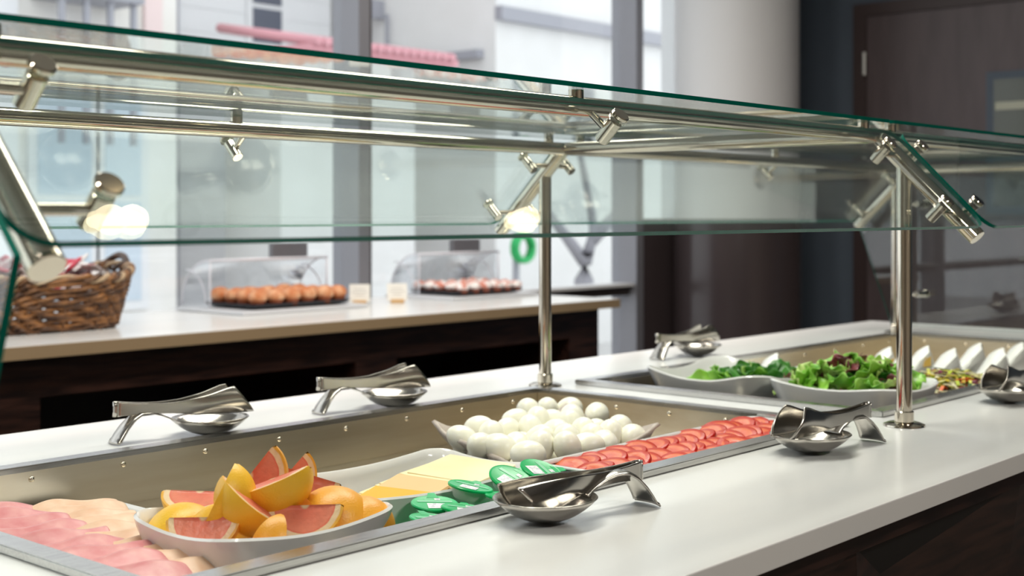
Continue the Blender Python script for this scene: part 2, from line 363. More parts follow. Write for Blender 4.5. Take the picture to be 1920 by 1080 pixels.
# ------------------------------------------------------------------ glass sneeze guard
YM = 1.351; ZK = 1.25
sg = thing('sneeze_guard', 'steel and glass sneeze guard standing over the buffet island', 'sneeze guard', (2.08, YM, ZC))
def gp(x, y, z): return (x-2.08, y-YM, z+ZK-ZC)        # z measured from eye height
def both(y): return (y, 2*YM-y)
PX = (.473, 2.078, 3.69); RZ = .1314
def sgpart(name, fn, m, parent=sg, sm=True):
    bm = bmesh.new(); fn(bm); o = link(name, bm, m, parent)
    if sm: shade(o)
    return o
for side in (1, -1):
    my = (lambda y: y) if side == 1 else (lambda y: 2*YM-y)
    sgpart('rail', lambda b: tube(b, gp(.452, my(1.013), RZ), gp(3.72, my(1.013), RZ), .0127, 28, bev=.002), 'steel')
    for x in PX:
        po = sgpart('post', lambda b: tube(b, gp(x, my(.964), -.349), gp(x, my(.964), .083), .0127, 28), 'steel')
        sgpart('flange', lambda b: lathe(b, [(0, .007), (.026, .006), (.0335, .003), (.034, .0005), (0, .0005)], 36, x-2.08, my(.964)-YM), 'steel', po)
        sgpart('collar', lambda b: tube(b, gp(x, my(.964), -.344), gp(x, my(.964), -.325), .0158, 28, bev=.0015), 'steel', po)
        # 45 degree arm from the rail down and outwards
        sgpart('arm', lambda b: tube(b, gp(x, my(1.013), RZ), gp(x, my(.84), -.0378), .0142, 28, bev=.001), 'steel')
    # clamps: (x, y on the arm line, pin start)
    cl = []
    for k, x in enumerate(PX):
        for (yy, zz) in ((.8815, .0035), (.976, .098)):
            if k > -1: cl.append((x + (.062 if k == 0 else .058 if k == 1 else 0), yy, zz, x)) if k < 2 else None
            if k > 0: cl.append((x - .062, yy, zz, x))
    def clamp(x, yy, zz, pin):
        n = Vector((0, -.7071*side, .7071)); c0 = Vector(gp(x, my(yy), zz))
        o = sgpart('clamp', lambda b: tube(b, c0 - n*.016, c0 + n*.0163, .0092, 22, bev=.0008), 'steel')
        sgpart('clamp_cap', lambda b: tube(b, c0 + n*.0228, c0 + n*.0285, .0115, 26, bev=.0012), 'steel', o)
        sgpart('pin', lambda b: tube(b, pin, c0, .0048, 14), 'steel', o)
    for (x, yy, zz, xp) in cl: clamp(x, yy, zz, gp(xp, my(yy), zz))
    for xm in (1.29, 2.93): clamp(xm, .979, .101, gp(xm, my(1.013), RZ))
    # spacers that carry the top glass
    for x in (.52, 1.27, 2.03, 2.13, 2.91, 3.64): sgpart('spacer', lambda b: tube(b, gp(x, my(1.013), RZ), gp(x, my(1.013), .1518), .0095, 20), 'steel')
    # slanted panes
    for (xa, xb) in ((.445, 2.086), (2.095, 3.74)):
        d = Vector((0, .7071*side, .7071)); n = Vector((0, -.7071*side, .7071))
        o0 = Vector(gp(0, my(.84+.00325), -.0378+.00325)) + n*.0165
        L = .222; hx = (xb-xa)/2; r = .032; poly = []
        for (px_, py_) in rrect(hx, L/2, r, 8): poly.append(o0 + Vector(((xa+xb)/2+px_, 0, 0)) + d*(py_+L/2))
        bm = bmesh.new(); side_f = prism(bm, poly, n, .006); 
        for f in side_f: f.material_index = 1
        link('slanted_pane', bm, ['glass', 'glass_edge'], sg)
for x in PX:
    sgpart('cross_rail', lambda b: tube(b, gp(x, 1.013, RZ), gp(x, 2*YM-1.013, RZ), .0127, 28), 'steel')
for (xa, xb) in ((.445, 2.088), (2.093, 3.74)):
    bm = bmesh.new(); c = ((xa+xb)/2, YM); poly = [gp(c[0]+p[0], c[1]+p[1], .152) for p in rrect((xb-xa)/2, YM-.99, .012, 4)]
    for f in prism(bm, poly, (0, 0, 1), .006): f.material_index = 1
    link('top_pane', bm, ['glass', 'glass_edge'], sg)
for xe in (.434, 3.746):
    pr = [(.924, -.335), (.814, -.027), (.986, .145)]
    poly = [gp(xe, y, z) for y, z in pr] + [gp(xe, 2*YM-y, z) for y, z in pr[::-1]]
    bm = bmesh.new()
    for f in prism(bm, poly, (1, 0, 0), .006): f.material_index = 1
    ep = link('end_pane', bm, ['glass', 'glass_edge'], sg)
    xp = PX[0] if xe < 1 else PX[2]; s = -1 if xe < 1 else 1
    for y in both(1.028):
        for z in (-.235, .03):
            yp = .964 if y < YM else 2*YM-.964
            o = sgpart('clamp', lambda b: tube(b, gp(xp, y, z), gp(xe + (.006 if s < 0 else 0), y, z), .0085, 18), 'steel')
            sgpart('clamp_cap', lambda b: tube(b, gp(xe + (0 if s < 0 else .006), y, z), gp(xe + (-.006 if s < 0 else .012), y, z), .0115, 22, bev=.001), 'steel', o)
            sgpart('pin', lambda b: tube(b, gp(xp, yp, z), gp(xp, y, z), .0048, 12), 'steel', o)

# ------------------------------------------------------------------ back counter along the windows
bk = thing('pastry_cabinet', 'dark open-fronted cabinet under the pastry counter by the windows', 'cabinet', (2.3, 3.71, 0))
KX0, KX1, KY0, KY1 = .30-2.3, 4.36-2.3, 3.36-3.71, 4.10-3.71
part_box('back_panel', 'black_shade', bk, KX0, KX1, KY1-.02, KY1, .08, .863)
part_box('top_rail', 'wood', bk, KX0, KX1, KY0, KY0+.03, .75, .863)
part_box('bottom_rail', 'wood', bk, KX0, KX1, KY0, KY1-.03, .06, .12)
for x in (KX0, -.62, .72, KX1-.19): part_box('stile', 'wood', bk, x, x+.19, KY0, KY1-.025, .12, .75)
wt = thing('pastry_worktop', 'pale worktop with a tan edge band along the windows', 'worktop', (2.3, 3.71, .864))
part_box('top_slab', 'quartz', wt, .2-2.3, 4.42-2.3, 3.302-3.71, 4.12-3.71, .0, .036)
part_box('edge_band', 'tan', wt, .2-2.3, 4.42-2.3, 3.296-3.71, 3.302-3.71, .0, .034)
part_box('edge_band', 'tan', wt, 4.42-2.3, 4.426-2.3, 3.296-3.71, 4.12-3.71, .0, .034)

# wicker basket with sachets
M['wicker'] = noise_col(mat('wicker', (.22, .09, .03), .4), (.07, .028, .012), (.36, .16, .05), 25, lo=.3, hi=.7)
M['wicker_dark'] = noise_col(mat('wicker_dark', (.08, .035, .015), .4), (.04, .016, .008), (.16, .07, .025), 25)
M['wicker_pale'] = mat('wicker_pale', (.50, .36, .22), .5)
bk_l = thing('wicker_basket', 'brown woven wicker basket with braided rim on the pastry counter', 'basket', (2.07, 3.72, ZC), (0, 0, 0))
def bask(a, z, wob=0, ph=0, extra=0):
    t = z/.165; hx, hy = .215+.045*t, .125+.04*t; e = .55
    c, s = math.cos(a), math.sin(a)
    x = hx*math.copysign(abs(c)**e, c); y = hy*math.copysign(abs(s)**e, s)
    k = 1 + (wob*math.sin(ph) + extra)/.2
    zz = z + .030*t*max(0, abs(c)-.55)/.45
    return Vector((x*k, y*k, zz))
NS = 44
for k in range(12):
    z = .010 + k*.0118; bm = bmesh.new()
    path_tube(bm, [bask(2*PI*i/176, z + .004*math.sin(2*PI*i/176*NS/2 + k*2.1), .007, 2*PI*i/176*NS/2 + (k % 4)*PI/2) for i in range(176)], .0068, 7, True)
    shade(link('weave_strand', bm, 'wicker' if k % 3 else 'wicker_dark', bk_l), 80)
bm = bmesh.new(); path_tube(bm, [bask(0, 0)*.0 + Vector((-.1, 0, .004)), Vector((.1, 0, .004))], .004)
for i in range(NS):
    a = 2*PI*i/NS; b2 = bmesh.new(); path_tube(b2, [bask(a, z) for z in (.0, .05, .1, .15)], .0052, 6); link('stake', b2, 'wicker_dark', bk_l, True)
bm.free()
bm = bmesh.new(); lathe(bm, [(0, .002), (.19, .002), (.19, .008), (0, .008)], 40); bs = link('bottom', bm, 'wicker_dark', bk_l); bs.scale = (1.1, .62, 1)
for k in range(3):
    bm = bmesh.new(); path_tube(bm, [bask(2*PI*i/160, .158 + .009*math.sin(2*PI*i/160*20 + k*2.09), .008, 2*PI*i/160*20 + k*2.09 + PI/2) for i in range(160)], .0075, 7, True)
    shade(link('rim_braid', bm, ['wicker', 'wicker_pale', 'wicker_dark'][k], bk_l), 80)
for s in (1, -1):
    bm = bmesh.new(); path_tube(bm, [Vector((s*(.255 + .02*math.sin(t*PI)), -.075+.15*t, .185 + .035*math.sin(t*PI))) for t in [i/14 for i in range(15)]], .011, 8)
    shade(link('handle', bm, 'wicker_dark', bk_l), 80)
M['sachet_white'] = mat('sachet_paper', (.80, .79, .80), .35)
M['sachet_red'] = noise_col(mat('sachet_red_print', (.6, .04, .08), .35), (.55, .02, .06), (.82, .72, .74), 12, lo=.45, hi=.5)
def sachet_mesh(name, mk):
    bm = bmesh.new()
    def fn(u, v):
        ed = min(u, 1-u, v, 1-v)*6; return Vector(((u-.5)*.085, (v-.5)*.055, .006*min(1, ed)))
    grid(bm, 9, 7, fn); ret = bmesh.ops.duplicate(bm, geom=bm.faces[:])
    for v in [g for g in ret['geom'] if isinstance(g, bmesh.types.BMVert)]: v.co.z *= -1
    bmesh.ops.remove_doubles(bm, verts=bm.verts[:], dist=1e-5); return link(name, bm, mk, None, True)
sw = sachet_mesh('sachet', 'sachet_white'); sr = sachet_mesh('sachet', 'sachet_red'); first = {0: True, 1: True}
rr = random.Random(3)
for i in range(56):
    k = i % 2; src = (sw, sr)[k]
    if first[k]: o = src; first[k] = False
    else: o = inst(src)
    o.location = (2.07 + rr.uniform(-.19, .19), 3.72 + rr.uniform(-.11, .11), ZC + .130 + rr.uniform(0, .075))
    o.rotation_euler = (rr.uniform(-.7, .7), rr.uniform(-.6, .6), rr.uniform(0, 6.3))
    tag(o, ('plain white paper sachet in the wicker basket', 'red and white printed sachet in the wicker basket')[k], 'sachet', 'sachets in the basket, ' + ('white' if k == 0 else 'red'))

# pastry displays: base, quarter-round acrylic cover, black tray
M['tray_black'] = mat('black_tray', (.012, .014, .022), .3)
M['base_grey'] = mat('display_base', (.62, .63, .66), .3)
def display(x, y, L, label_c, label_t):
    t = thing('pastry_display', label_c, 'pastry display', (x, y, ZC))
    part_box('base', 'base_grey', t, -.05, L+.03, 0, .40, .001, .014, bev=.003)
    yb = .225; R = .165
    def prof(k): a = PI/2*k/10; return (yb + R*math.sin(a), .02 + R*math.cos(a))
    for xe in (-.03, L+.012):
        bm = bmesh.new(); prism(bm, [(xe, yb-.005, .015), (xe, yb-.005, .02+R)] + [(xe, *prof(k)) for k in range(11)] + [(xe, yb+R, .015)], (1, 0, 0), .004); link('end_panel', bm, 'acrylic', t)
        bm = bmesh.new(); path_tube(bm, [(xe+.002, yb-.005, .016), (xe+.002, yb-.005, .02+R)] + [(xe+.002, *prof(k)) for k in range(11)], .0035, 6); link('end_rim', bm, 'acrylic_edge', t, True)
        bm = bmesh.new(); path_tube(bm, [(xe+.002, yb+.02+(R-.045)*(1-math.cos(PI/2*k/8)) - .0, .03+(R-.045)*math.sin(PI/2*k/8)) for k in range(9)], .003, 6); link('end_rib', bm, 'acrylic_edge', t, True)
    bm = bmesh.new(); grid(bm, 2, 11, lambda u, v: Vector((-.03 + u*(L+.042), *prof(v*10)))); solid(link('curved_cover', bm, 'acrylic', t, True), .003)
    bm = bmesh.new(); tube(bm, (-.03, yb-.005, .02+R), (L+.016, yb-.005, .02+R), .005, 8); link('front_bar', bm, 'acrylic_edge', t, True)
    bm = bmesh.new(); box(bm, L-.17, L+.0, yb+.09, yb+.12, .02+R-.01, .075+R, bev=.004); link('lid_handle', bm, mat('smoked_handle', (.16, .16, .18), .3), t)
    tr = thing('pastry_tray', label_t, 'tray', (x+.02, y+.03, ZC+.016))
    bm = bmesh.new(); loft(bm, [[(L/2-.02+p[0], .155+p[1], z) for p in rrect(L/2-.02+o_, .15+o_, .015, 3)] for o_, z in ((-.03, .0), (-.008, .006), (.0, .017), (-.006, .017), (-.02, .008), (-.03, .006))], True, True)
    shade(link('tray_body', bm, 'tray_black', tr))
    return t
display(2.86, 3.70, .50, 'clear quarter-round acrylic pastry cover over the muffins', 'black tray of golden muffins under the left acrylic cover')
display(3.90, 3.70, .45, 'clear quarter-round acrylic pastry cover over the sugared pastries', 'black tray of sugared pastries under the right acrylic cover')
M['muffin'] = noise_col(mat('muffin_crust', (.70, .30, .12), .6), (.55, .17, .05), (.80, .48, .28), 30, lo=.35, hi=.65, bump=.4)
M['muffin_case'] = mat('muffin_case', (.30, .08, .03), .7)
M['sugar'] = noise_col(mat('sugared_pastry', (.7, .4, .35), .7), (.66, .24, .17), (.90, .85, .83), 35, lo=.38, hi=.48, bump=.5)
M['pastry_dark'] = mat('pastry_base', (.25, .07, .04), .7)
def bun(m1, m2, nm, label, group, hz=1.0):
    t = thing(nm, label, nm.replace('_', ' '), group=group)
    bm = bmesh.new(); lathe(bm, [(0, 0), (.020, 0), (.024, .018), (.0245, .02), (0, .02)], 18); link('case', bm, m2, t, True)
    bm = bmesh.new(); lathe(bm, [(.0245, .018), (.0285, .024), (.027, .034*hz), (.019, .043*hz), (.009, .047*hz), (0, .048*hz)], 18); link('crown', bm, m1, t, True); return t
RW = ('front row', 'second row from the front', 'third row from the front', 'fourth row from the front', 'back row')
mu = bun('muffin', 'muffin_case', 'muffin', 'golden brown muffin, front row of the left pastry tray', 'muffins on the left tray')
pa = bun('sugar', 'pastry_dark', 'pastry', 'sugar-dusted pastry, front row of the right pastry tray', 'sugared pastries on the right tray', .9)
rr = random.Random(5); used = False
for i in range(6):
    for j in range(4):
        p = (2.925+i*.0745+rr.uniform(-.004, .004), 3.768+j*.072+rr.uniform(-.004, .004), ZC+.0225)
        if not used: mu.location = p; mu.scale = (1.25,)*3; used = True
        else: dup(mu, p, label='golden brown muffin, %s of the left pastry tray' % RW[j], rot=(rr.uniform(-.1, .1), rr.uniform(-.1, .1), rr.uniform(0, 6)), scale=[rr.uniform(1.2, 1.35)]*3)
used = False
for i in range(6):
    for j in range(5):
        p = (3.960+i*.066+rr.uniform(-.004, .004), 3.755+j*.062+rr.uniform(-.004, .004), ZC+.0225)
        if not used: pa.location = p; used = True
        else: dup(pa, p, label='sugar-dusted pastry, %s of the right pastry tray' % RW[j], rot=(rr.uniform(-.1, .1), rr.uniform(-.1, .1), rr.uniform(0, 6)), scale=[rr.uniform(1.02, 1.16)]*3)
# name cards in wooden feet
M['card'] = mat('card_paper', (.82, .80, .75), .6); M['pale_wood'] = mat('pale_wood', (.62, .38, .16), .5); M['print'] = mat('faint_print', (.60, .58, .54), .7)
for (x, y, rz, lab) in ((3.49, 3.86, -.75, 'small white name card in a wooden foot beside the muffin tray'), (3.635, 3.80, -.65, 'small white name card in a wooden foot beside the sugared pastries')):
    t = thing('name_card', lab, 'name card', (x, y, ZC), (0, 0, rz))
    part_box('foot', 'pale_wood', t, -.026, .026, -.014, .014, .0005, .014, bev=.001)
    bm = bmesh.new(); box(bm, -.04, .04, -.001, .001, .008, .078); cd = link('card', bm, 'card', t); cd.rotation_euler = (-.22, 0, 0)
    for k, w in ((0, .022), (1, .03), (2, .018)): part_box('print_line', 'print', cd, -w, w, -.0014, -.001, .056-k*.012, .060-k*.012)

# ------------------------------------------------------------------ serving tongs on spoon rests
def spoon_rest():
    t = thing('spoon_rest', '', 'spoon rest')
    bm = bmesh.new(); R = .057
    lathe(bm, [(0, .0015)] + [(R*k/10, .0015 + .027*(k/10)**2.3) for k in range(1, 11)], 48); o = solid(link('bowl', bm, 'tongs', t, True), .0016, 1); o.scale = (1.06, 1.0, 1)
    P = [(.050, .0245, .0165), (.060, .0290, .0125), (.070, .0335, .0105), (.084, .0400, .0105), (.100, .0450, .0125), (.116, .0455, .0150), (.130, .0385, .0175), (.142, .0270, .0200), (.152, .0140, .0220), (.159, .0015, .0235)]
    bm = bmesh.new()
    def fn(u, v):
        k = u*(len(P)-1); i = min(int(k), len(P)-2); f_ = k-i; a = [P[i][j]*(1-f_)+P[i+1][j]*f_ for j in range(3)]; w = (v*2-1)
        return Vector((a[0] - .006*w*w*u, w*a[2], a[1] - (.005*w*w*u if u < .95 else 0)))
    grid(bm, 33, 9, fn); o = solid(link('arched_handle', bm, 'tongs', t, True), .002, 0); return t
def tongs():
    t = thing('serving_tongs', '', 'serving tongs'); L = .218
    for s in (1, -1):
        bm = bmesh.new()
        def fn(u, v):
            w = v*2-1; b = max(0, (u-.45)/.55); b = b*b*(3-2*b)
            hw = (.0115 - .0035*math.sin(min(1, u/.55)*PI)) * (1-b) + .0210*b
            x = -u*L*(1 - .16*b*(v)*u)
            y = s*(.005 + .010*min(1, u*1.6) + (.0075*(1-w*w) - .002)*b + .003*b)
            z = w*hw - .003*math.sin(u*PI) + .004*b
            return Vector((x, y, z))
        grid(bm, 36, 13, fn); solid(link('arm', bm, 'tongs', t, True), .0014, 0)
    bm = bmesh.new()
    def fb(u, v): a = -PI/2 + u*PI; return Vector((.005*math.cos(a), .005*math.sin(a), (v*2-1)*.0115))
    grid(bm, 13, 4, fb); solid(link('bend', bm, 'tongs', t, True), .0014, 0); return t
sets = [ # rest x, y, heading (bowl -> foot), tongs lift at bend, pitch, place
    (1.160, .970, -.24, .0450, -.085, 'on the front of the worktop before the butter portions'),
    (1.752, .958, -.16, .050, .012, 'on the front of the worktop below the tomato tray'),
    (2.462, .937, -.15, .050, .012, 'on the front of the worktop beside the slaw'),
    (1.266, 1.752, PI-.24, .053, .008, 'on the back of the worktop behind the grapefruit dish'),
    (1.668, 1.752, PI-.24, .053, .008, 'on the back of the worktop behind the egg platter'),
    (2.765, 1.822, PI-.1, .053, .008, 'on the back of the worktop behind the leafy salad bowl')]
r0 = spoon_rest(); t0 = tongs()
for i, (x, y, h, lift, pitch, place) in enumerate(sets):
    a = r0 if i == 0 else dup(r0, (0, 0, 0)); a.location = (x, y, ZC+.0005); a.rotation_euler = (0, 0, h)
    tag(a, 'brushed steel spoon rest ' + place, 'spoon rest', 'spoon rests on the worktop')
    b = t0 if i == 0 else dup(t0, (0, 0, 0)); off = .150 if i > 2 else .140
    b.location = (x + off*math.cos(h), y + off*math.sin(h), ZC + lift); b.rotation_euler = (0, -pitch if True else 0, h)
    if i < 3: b.rotation_euler = (0, -pitch, h + (.03 if i else .10))
    if i == 0: b.rotation_euler = (PI, -.03, -.10); b.location = (1.318, .954, ZC+.038)
    tag(b, 'steel serving tongs ' + place, 'serving tongs', 'serving tongs on the spoon rests')

# ------------------------------------------------------------------ dishes
def dish(name, label, cat, cx, cy, zb, hx, hy, h, m='porcelain', taper=.8, rad=.03, wave=0.0, wall=.005, rot=0, corner=0.0, nseg=8, bottom=.006):
    """open rectangular dish; wave lowers the middle of the sides, corner lifts the corners"""
    t = thing(name, label, cat, (cx, cy, zb), (0, 0, rot))
    base_ring = rrect(hx, hy, rad, nseg); n = len(base_ring)
    def ring(k, z, rim=False, ins=0):
        out = []
        for (x, y) in base_ring:
            r = math.hypot(x/hx, y/hy)/1.414
            lift = (corner*max(0, (r-.72)/.28) - wave*max(0, 1-r)/.3*1.0) if rim else 0
            out.append((x*k*(1-ins/hx), y*k*(1-ins/hy), z + lift))
        return out
    def dens(rg, m_=4):
        out = []
        for i in range(len(rg)):
            a, b = Vector(rg[i]), Vector(rg[(i+1) % len(rg)])
            s_ = m_ if (b-a).length > .03 else 1
            for q in range(s_): out.append(a.lerp(b, q/s_))
        return out
    base_ring = [(p.x, p.y) for p in dens([(x, y, 0) for x, y in base_ring], 10)]
    rings = [ring(taper*.94, 0), ring(taper, .002), ring((taper*1.0+1)/2+.0, h*.45), ring(.985, h*.9, True), ring(1, h, True), ring(1, h+.0025, True, wall*.5), ring(1, h, True, wall), ring(.975, h*.86, True, wall), ring((taper+1)/2, h*.45, False, wall), ring(taper, bottom+.003, False, wall), ring(taper*.93, bottom, False, wall)]
    bm = bmesh.new(); loft(bm, rings, True, True); shade(link('dish_body', bm, m, t), 50); return t
ZF = ZC-.0665                     # floor of the wells
meat_tray = dish('meat_tray', 'white rectangular tray under the ham and turkey slices', 'tray', .862, 1.355, ZF, .152, .285, .020, taper=.93, rad=.02, wall=.004, bottom=.003)
dish('fruit_dish', 'deep white porcelain dish full of grapefruit wedges', 'dish', .946, 1.205, ZF+.0035, .122, .108, .080, taper=.80, rad=.045, wave=.011, corner=.002)
dish('cheese_dish', 'long white porcelain dish holding sliced cheese', 'dish', 1.245, 1.283, ZF, .165, .103, .068, taper=.86, rad=.035, wave=.006, corner=.004)
dish('tomato_tray', 'black-sided tray with white rim holding tomato slices', 'tray', 1.690, 1.127, ZF+.012, .285, .067, .056, taper=.9, rad=.012, wall=.004, m='tray_black')
bm = bmesh.new(); loft(bm, [[(1.690-1.690+p[0], p[1], z) for p in rrect(.285+o_, .067+o_, .012, 3)] for o_, z in ((.0, .0565), (.0015, .0580), (.0, .0600), (-.0055, .0600), (-.006, .0545))])
tt = [o for o in C.objects if o.name.startswith('tomato_tray')][0]; link('rim_band', bm, 'porcelain', tt, True)
part_box('tray_lining', 'porcelain', tt, -.257, .257, -.059, .059, .004, .024)
# wavy stone platter
M['stone'] = noise_col(mat('stoneware', (.42, .36, .31), .5), (.36, .30, .26), (.50, .44, .385), 40, lo=.35, hi=.65)
pl = thing('egg_platter', 'square stone-grey platter with wavy raised corners full of eggs', 'platter', (1.617, 1.353, ZF), (0, 0, -.12))
bm = bmesh.new()
def pf(u, v):
    x, y = u*2-1, v*2-1; e = max(abs(x), abs(y)); cr = abs(x*y); wv = .006*math.sin(x*7+1)*math.sin(y*6)
    return Vector((x*.150*(1-.04*(1-y*y)) + .03*y*(1-.0*x), y*.138*(1-.04*(1-x*x)), .016 + .044*max(0, (e-.60)/.40)**1.3 + (.024*cr**3 if not (x < 0 and y < 0) else -.016*cr**2) + wv*max(0, e-.6)/.4))
grid(bm, 25, 25, pf); solid(link('platter_body', bm, 'stone', pl, True), .006, -1)
part_box('foot', 'stone', pl, -.07, .07, -.06, .06, 0, .011, bev=.003)
# wave-rim salad bowls in the second well
bowl_a = dish('salad_bowl', 'white wave-rimmed bowl of dark green leaves, the farther of the two salad bowls', 'bowl', 2.445, 1.515, ZF, .155, .150, .087, taper=.74, rad=.06, wave=.012, corner=.016)
bowl_b = dish('salad_bowl', 'white wave-rimmed bowl heaped with mixed lettuce behind the front post', 'bowl', 2.388, 1.212, ZF, .122, .140, .092, taper=.74, rad=.06, wave=.008, corner=.008)

# ------------------------------------------------------------------ grapefruit wedges
def radial_mat(name, R, rind, pith, flesh1, flesh2):
    m = mat(name, flesh1, .35, **{'Subsurface Weight': .0}); nt = m.node_tree; N = nt.nodes; L = nt.links; b = N['Principled BSDF']
    tc = N.new('ShaderNodeTexCoord'); ln = N.new('ShaderNodeVectorMath'); ln.operation = 'LENGTH'; L.new(tc.outputs['Object'], ln.inputs[0])
    nz = N.new('ShaderNodeTexNoise'); nz.inputs['Scale'].default_value = 70; L.new(tc.outputs['Object'], nz.inputs['Vector'])
    rad = N.new('ShaderNodeMath'); rad.operation = 'DIVIDE'; rad.inputs[1].default_value = R; L.new(ln.outputs['Value'], rad.inputs[0])
    ad = N.new('ShaderNodeMath'); ad.operation = 'MULTIPLY_ADD'; L.new(nz.outputs['Fac'], ad.inputs[0]); ad.inputs[1].default_value = .05; L.new(rad.outputs[0], ad.inputs[2])
    rp = N.new('ShaderNodeValToRGB'); e = rp.color_ramp.elements; e[0].position = 0; e[0].color = (*pith, 1); e[1].position = .10; e[1].color = (*pith, 1)
    for p, c in ((.16, flesh1), (.76, flesh2), (.815, flesh1), (.835, pith), (.955, pith), (.985, rind)):
        x = e.new(p); x.color = (*c, 1)
    L.new(ad.outputs[0], rp.inputs[0])
    n2 = N.new('ShaderNodeTexNoise'); n2.inputs['Scale'].default_value = 130; n2.inputs['Detail'].default_value = 2; L.new(tc.outputs['Object'], n2.inputs['Vector'])
    mx = N.new('ShaderNodeMix'); mx.data_type = 'RGBA'; mx.blend_type = 'MULTIPLY'; mx.inputs[0].default_value = .35
    L.new(rp.outputs[0], mx.inputs[6]); L.new(n2.outputs['Fac'], mx.inputs[7])
    sc = N.new('ShaderNodeMix'); sc.data_type = 'RGBA'; sc.inputs[0].default_value = .6; L.new(rp.outputs[0], sc.inputs[6]); L.new(mx.outputs[2], sc.inputs[7])
    L.new(sc.outputs[2], b.inputs['Base Color'])
    bp = N.new('ShaderNodeBump'); bp.inputs['Strength'].default_value = .5; bp.inputs['Distance'].default_value = .0015; L.new(n2.outputs['Fac'], bp.inputs['Height']); L.new(bp.outputs[0], b.inputs['Normal'])
    return m
GR = .046
M['gf_flesh'] = radial_mat('grapefruit_flesh', GR, (.84, .44, .05), (.88, .66, .40), (.78, .17, .10), (.82, .25, .15))
def rind_mat(name, c1, c2):
    m = noise_col(mat(name, c1, .38), c1, c2, 18, lo=.3, hi=.7); nt = m.node_tree; N = nt.nodes
    vo = N.new('ShaderNodeTexNoise'); vo.inputs['Scale'].default_value = 420; tc = N.new('ShaderNodeTexCoord'); nt.links.new(tc.outputs['Object'], vo.inputs['Vector'])
    bp = N.new('ShaderNodeBump'); bp.inputs['Strength'].default_value = .35; bp.inputs['Distance'].default_value = .001; nt.links.new(vo.outputs['Fac'], bp.inputs['Height']); nt.links.new(bp.outputs[0], N['Principled BSDF'].inputs['Normal'])
    return m
M['rind_o'] = rind_mat('orange_rind', (.80, .33, .02), (.86, .42, .04)); M['rind_y'] = rind_mat('yellow_rind', (.84, .45, .02), (.88, .54, .04))
def wedge_meshes(alpha, key):
    """wedge of a sphere, axis along X, rind towards -Z"""
    nl, na = 20, 14; bm = bmesh.new(); b2 = bmesh.new()
    def P(t, a, r): return Vector((r*1.02*math.cos(t), r*math.sin(t)*math.sin(a), -r*math.sin(t)*math.cos(a)))
    V = [[bm.verts.new(P(PI*(.03+.94*i/nl), -alpha/2+alpha*j/na, GR)) for j in range(na+1)] for i in range(nl+1)]
    for i in range(nl):
        for j in range(na): bm.faces.new((V[i][j], V[i+1][j], V[i+1][j+1], V[i][j+1]))
    me1 = bpy.data.meshes.new('rind_'+key); bmesh.ops.recalc_face_normals(bm, faces=bm.faces); bm.to_mesh(me1); bm.free()
    rg = random.Random(len(key)*7+int(alpha*10))
    for a, sg_ in ((-alpha/2, 1), (alpha/2, -1)):
        rows = []
        for i in range(nl+1):
            t = PI*(.03+.94*i/nl); row = []
            for k in range(8):
                q = k/7; jit = (rg.uniform(-.0005, .0005) if 0 < k < 6 else 0); p = P(t, a, GR*(1-.0*q)*q if q > 0 else 0); p.x = GR*1.02*math.cos(t)*(q**.0 if k else .96)
                p = P(t, a, GR); p = Vector((p.x*(.90+.10*q), p.y*q, p.z*q)); nrm = Vector((0, math.cos(a), math.sin(a)))
                row.append(b2.verts.new(p + nrm*jit))
            rows.append(row)
        for i in range(nl):
            for k in range(7): b2.faces.new((rows[i][k], rows[i+1][k], rows[i+1][k+1], rows[i][k+1]))
    me2 = bpy.data.meshes.new('flesh_'+key); bmesh.ops.remove_doubles(b2, verts=b2.verts[:], dist=1e-5); b2.to_mesh(me2); b2.free()
    for me in (me1, me2):
        for p in me.polygons: p.use_smooth = True
    return me1, me2
WM = {k: wedge_meshes(a, k) for k, a in (('quarter', 1.50), ('sixth', 1.15), ('third', 2.05))}
def wedge(kind, rind, loc, r, a, label, sc=1.0):
    t = thing('grapefruit_wedge', label, 'grapefruit', loc, frame_basis(view_vec(*r), view_vec(*a)), 'grapefruit wedges in the white dish'); t.scale = (sc,)*3
    m1, m2 = WM[kind]
    o = bpy.data.objects.new('rind', m1.copy()); C.objects.link(o); o.parent = t; o.data.materials.append(M[rind])
    o2 = bpy.data.objects.new('flesh', m2); C.objects.link(o2); o2.parent = t
    if not m2.materials: m2.materials.append(M['gf_flesh'])
GZ = ZC
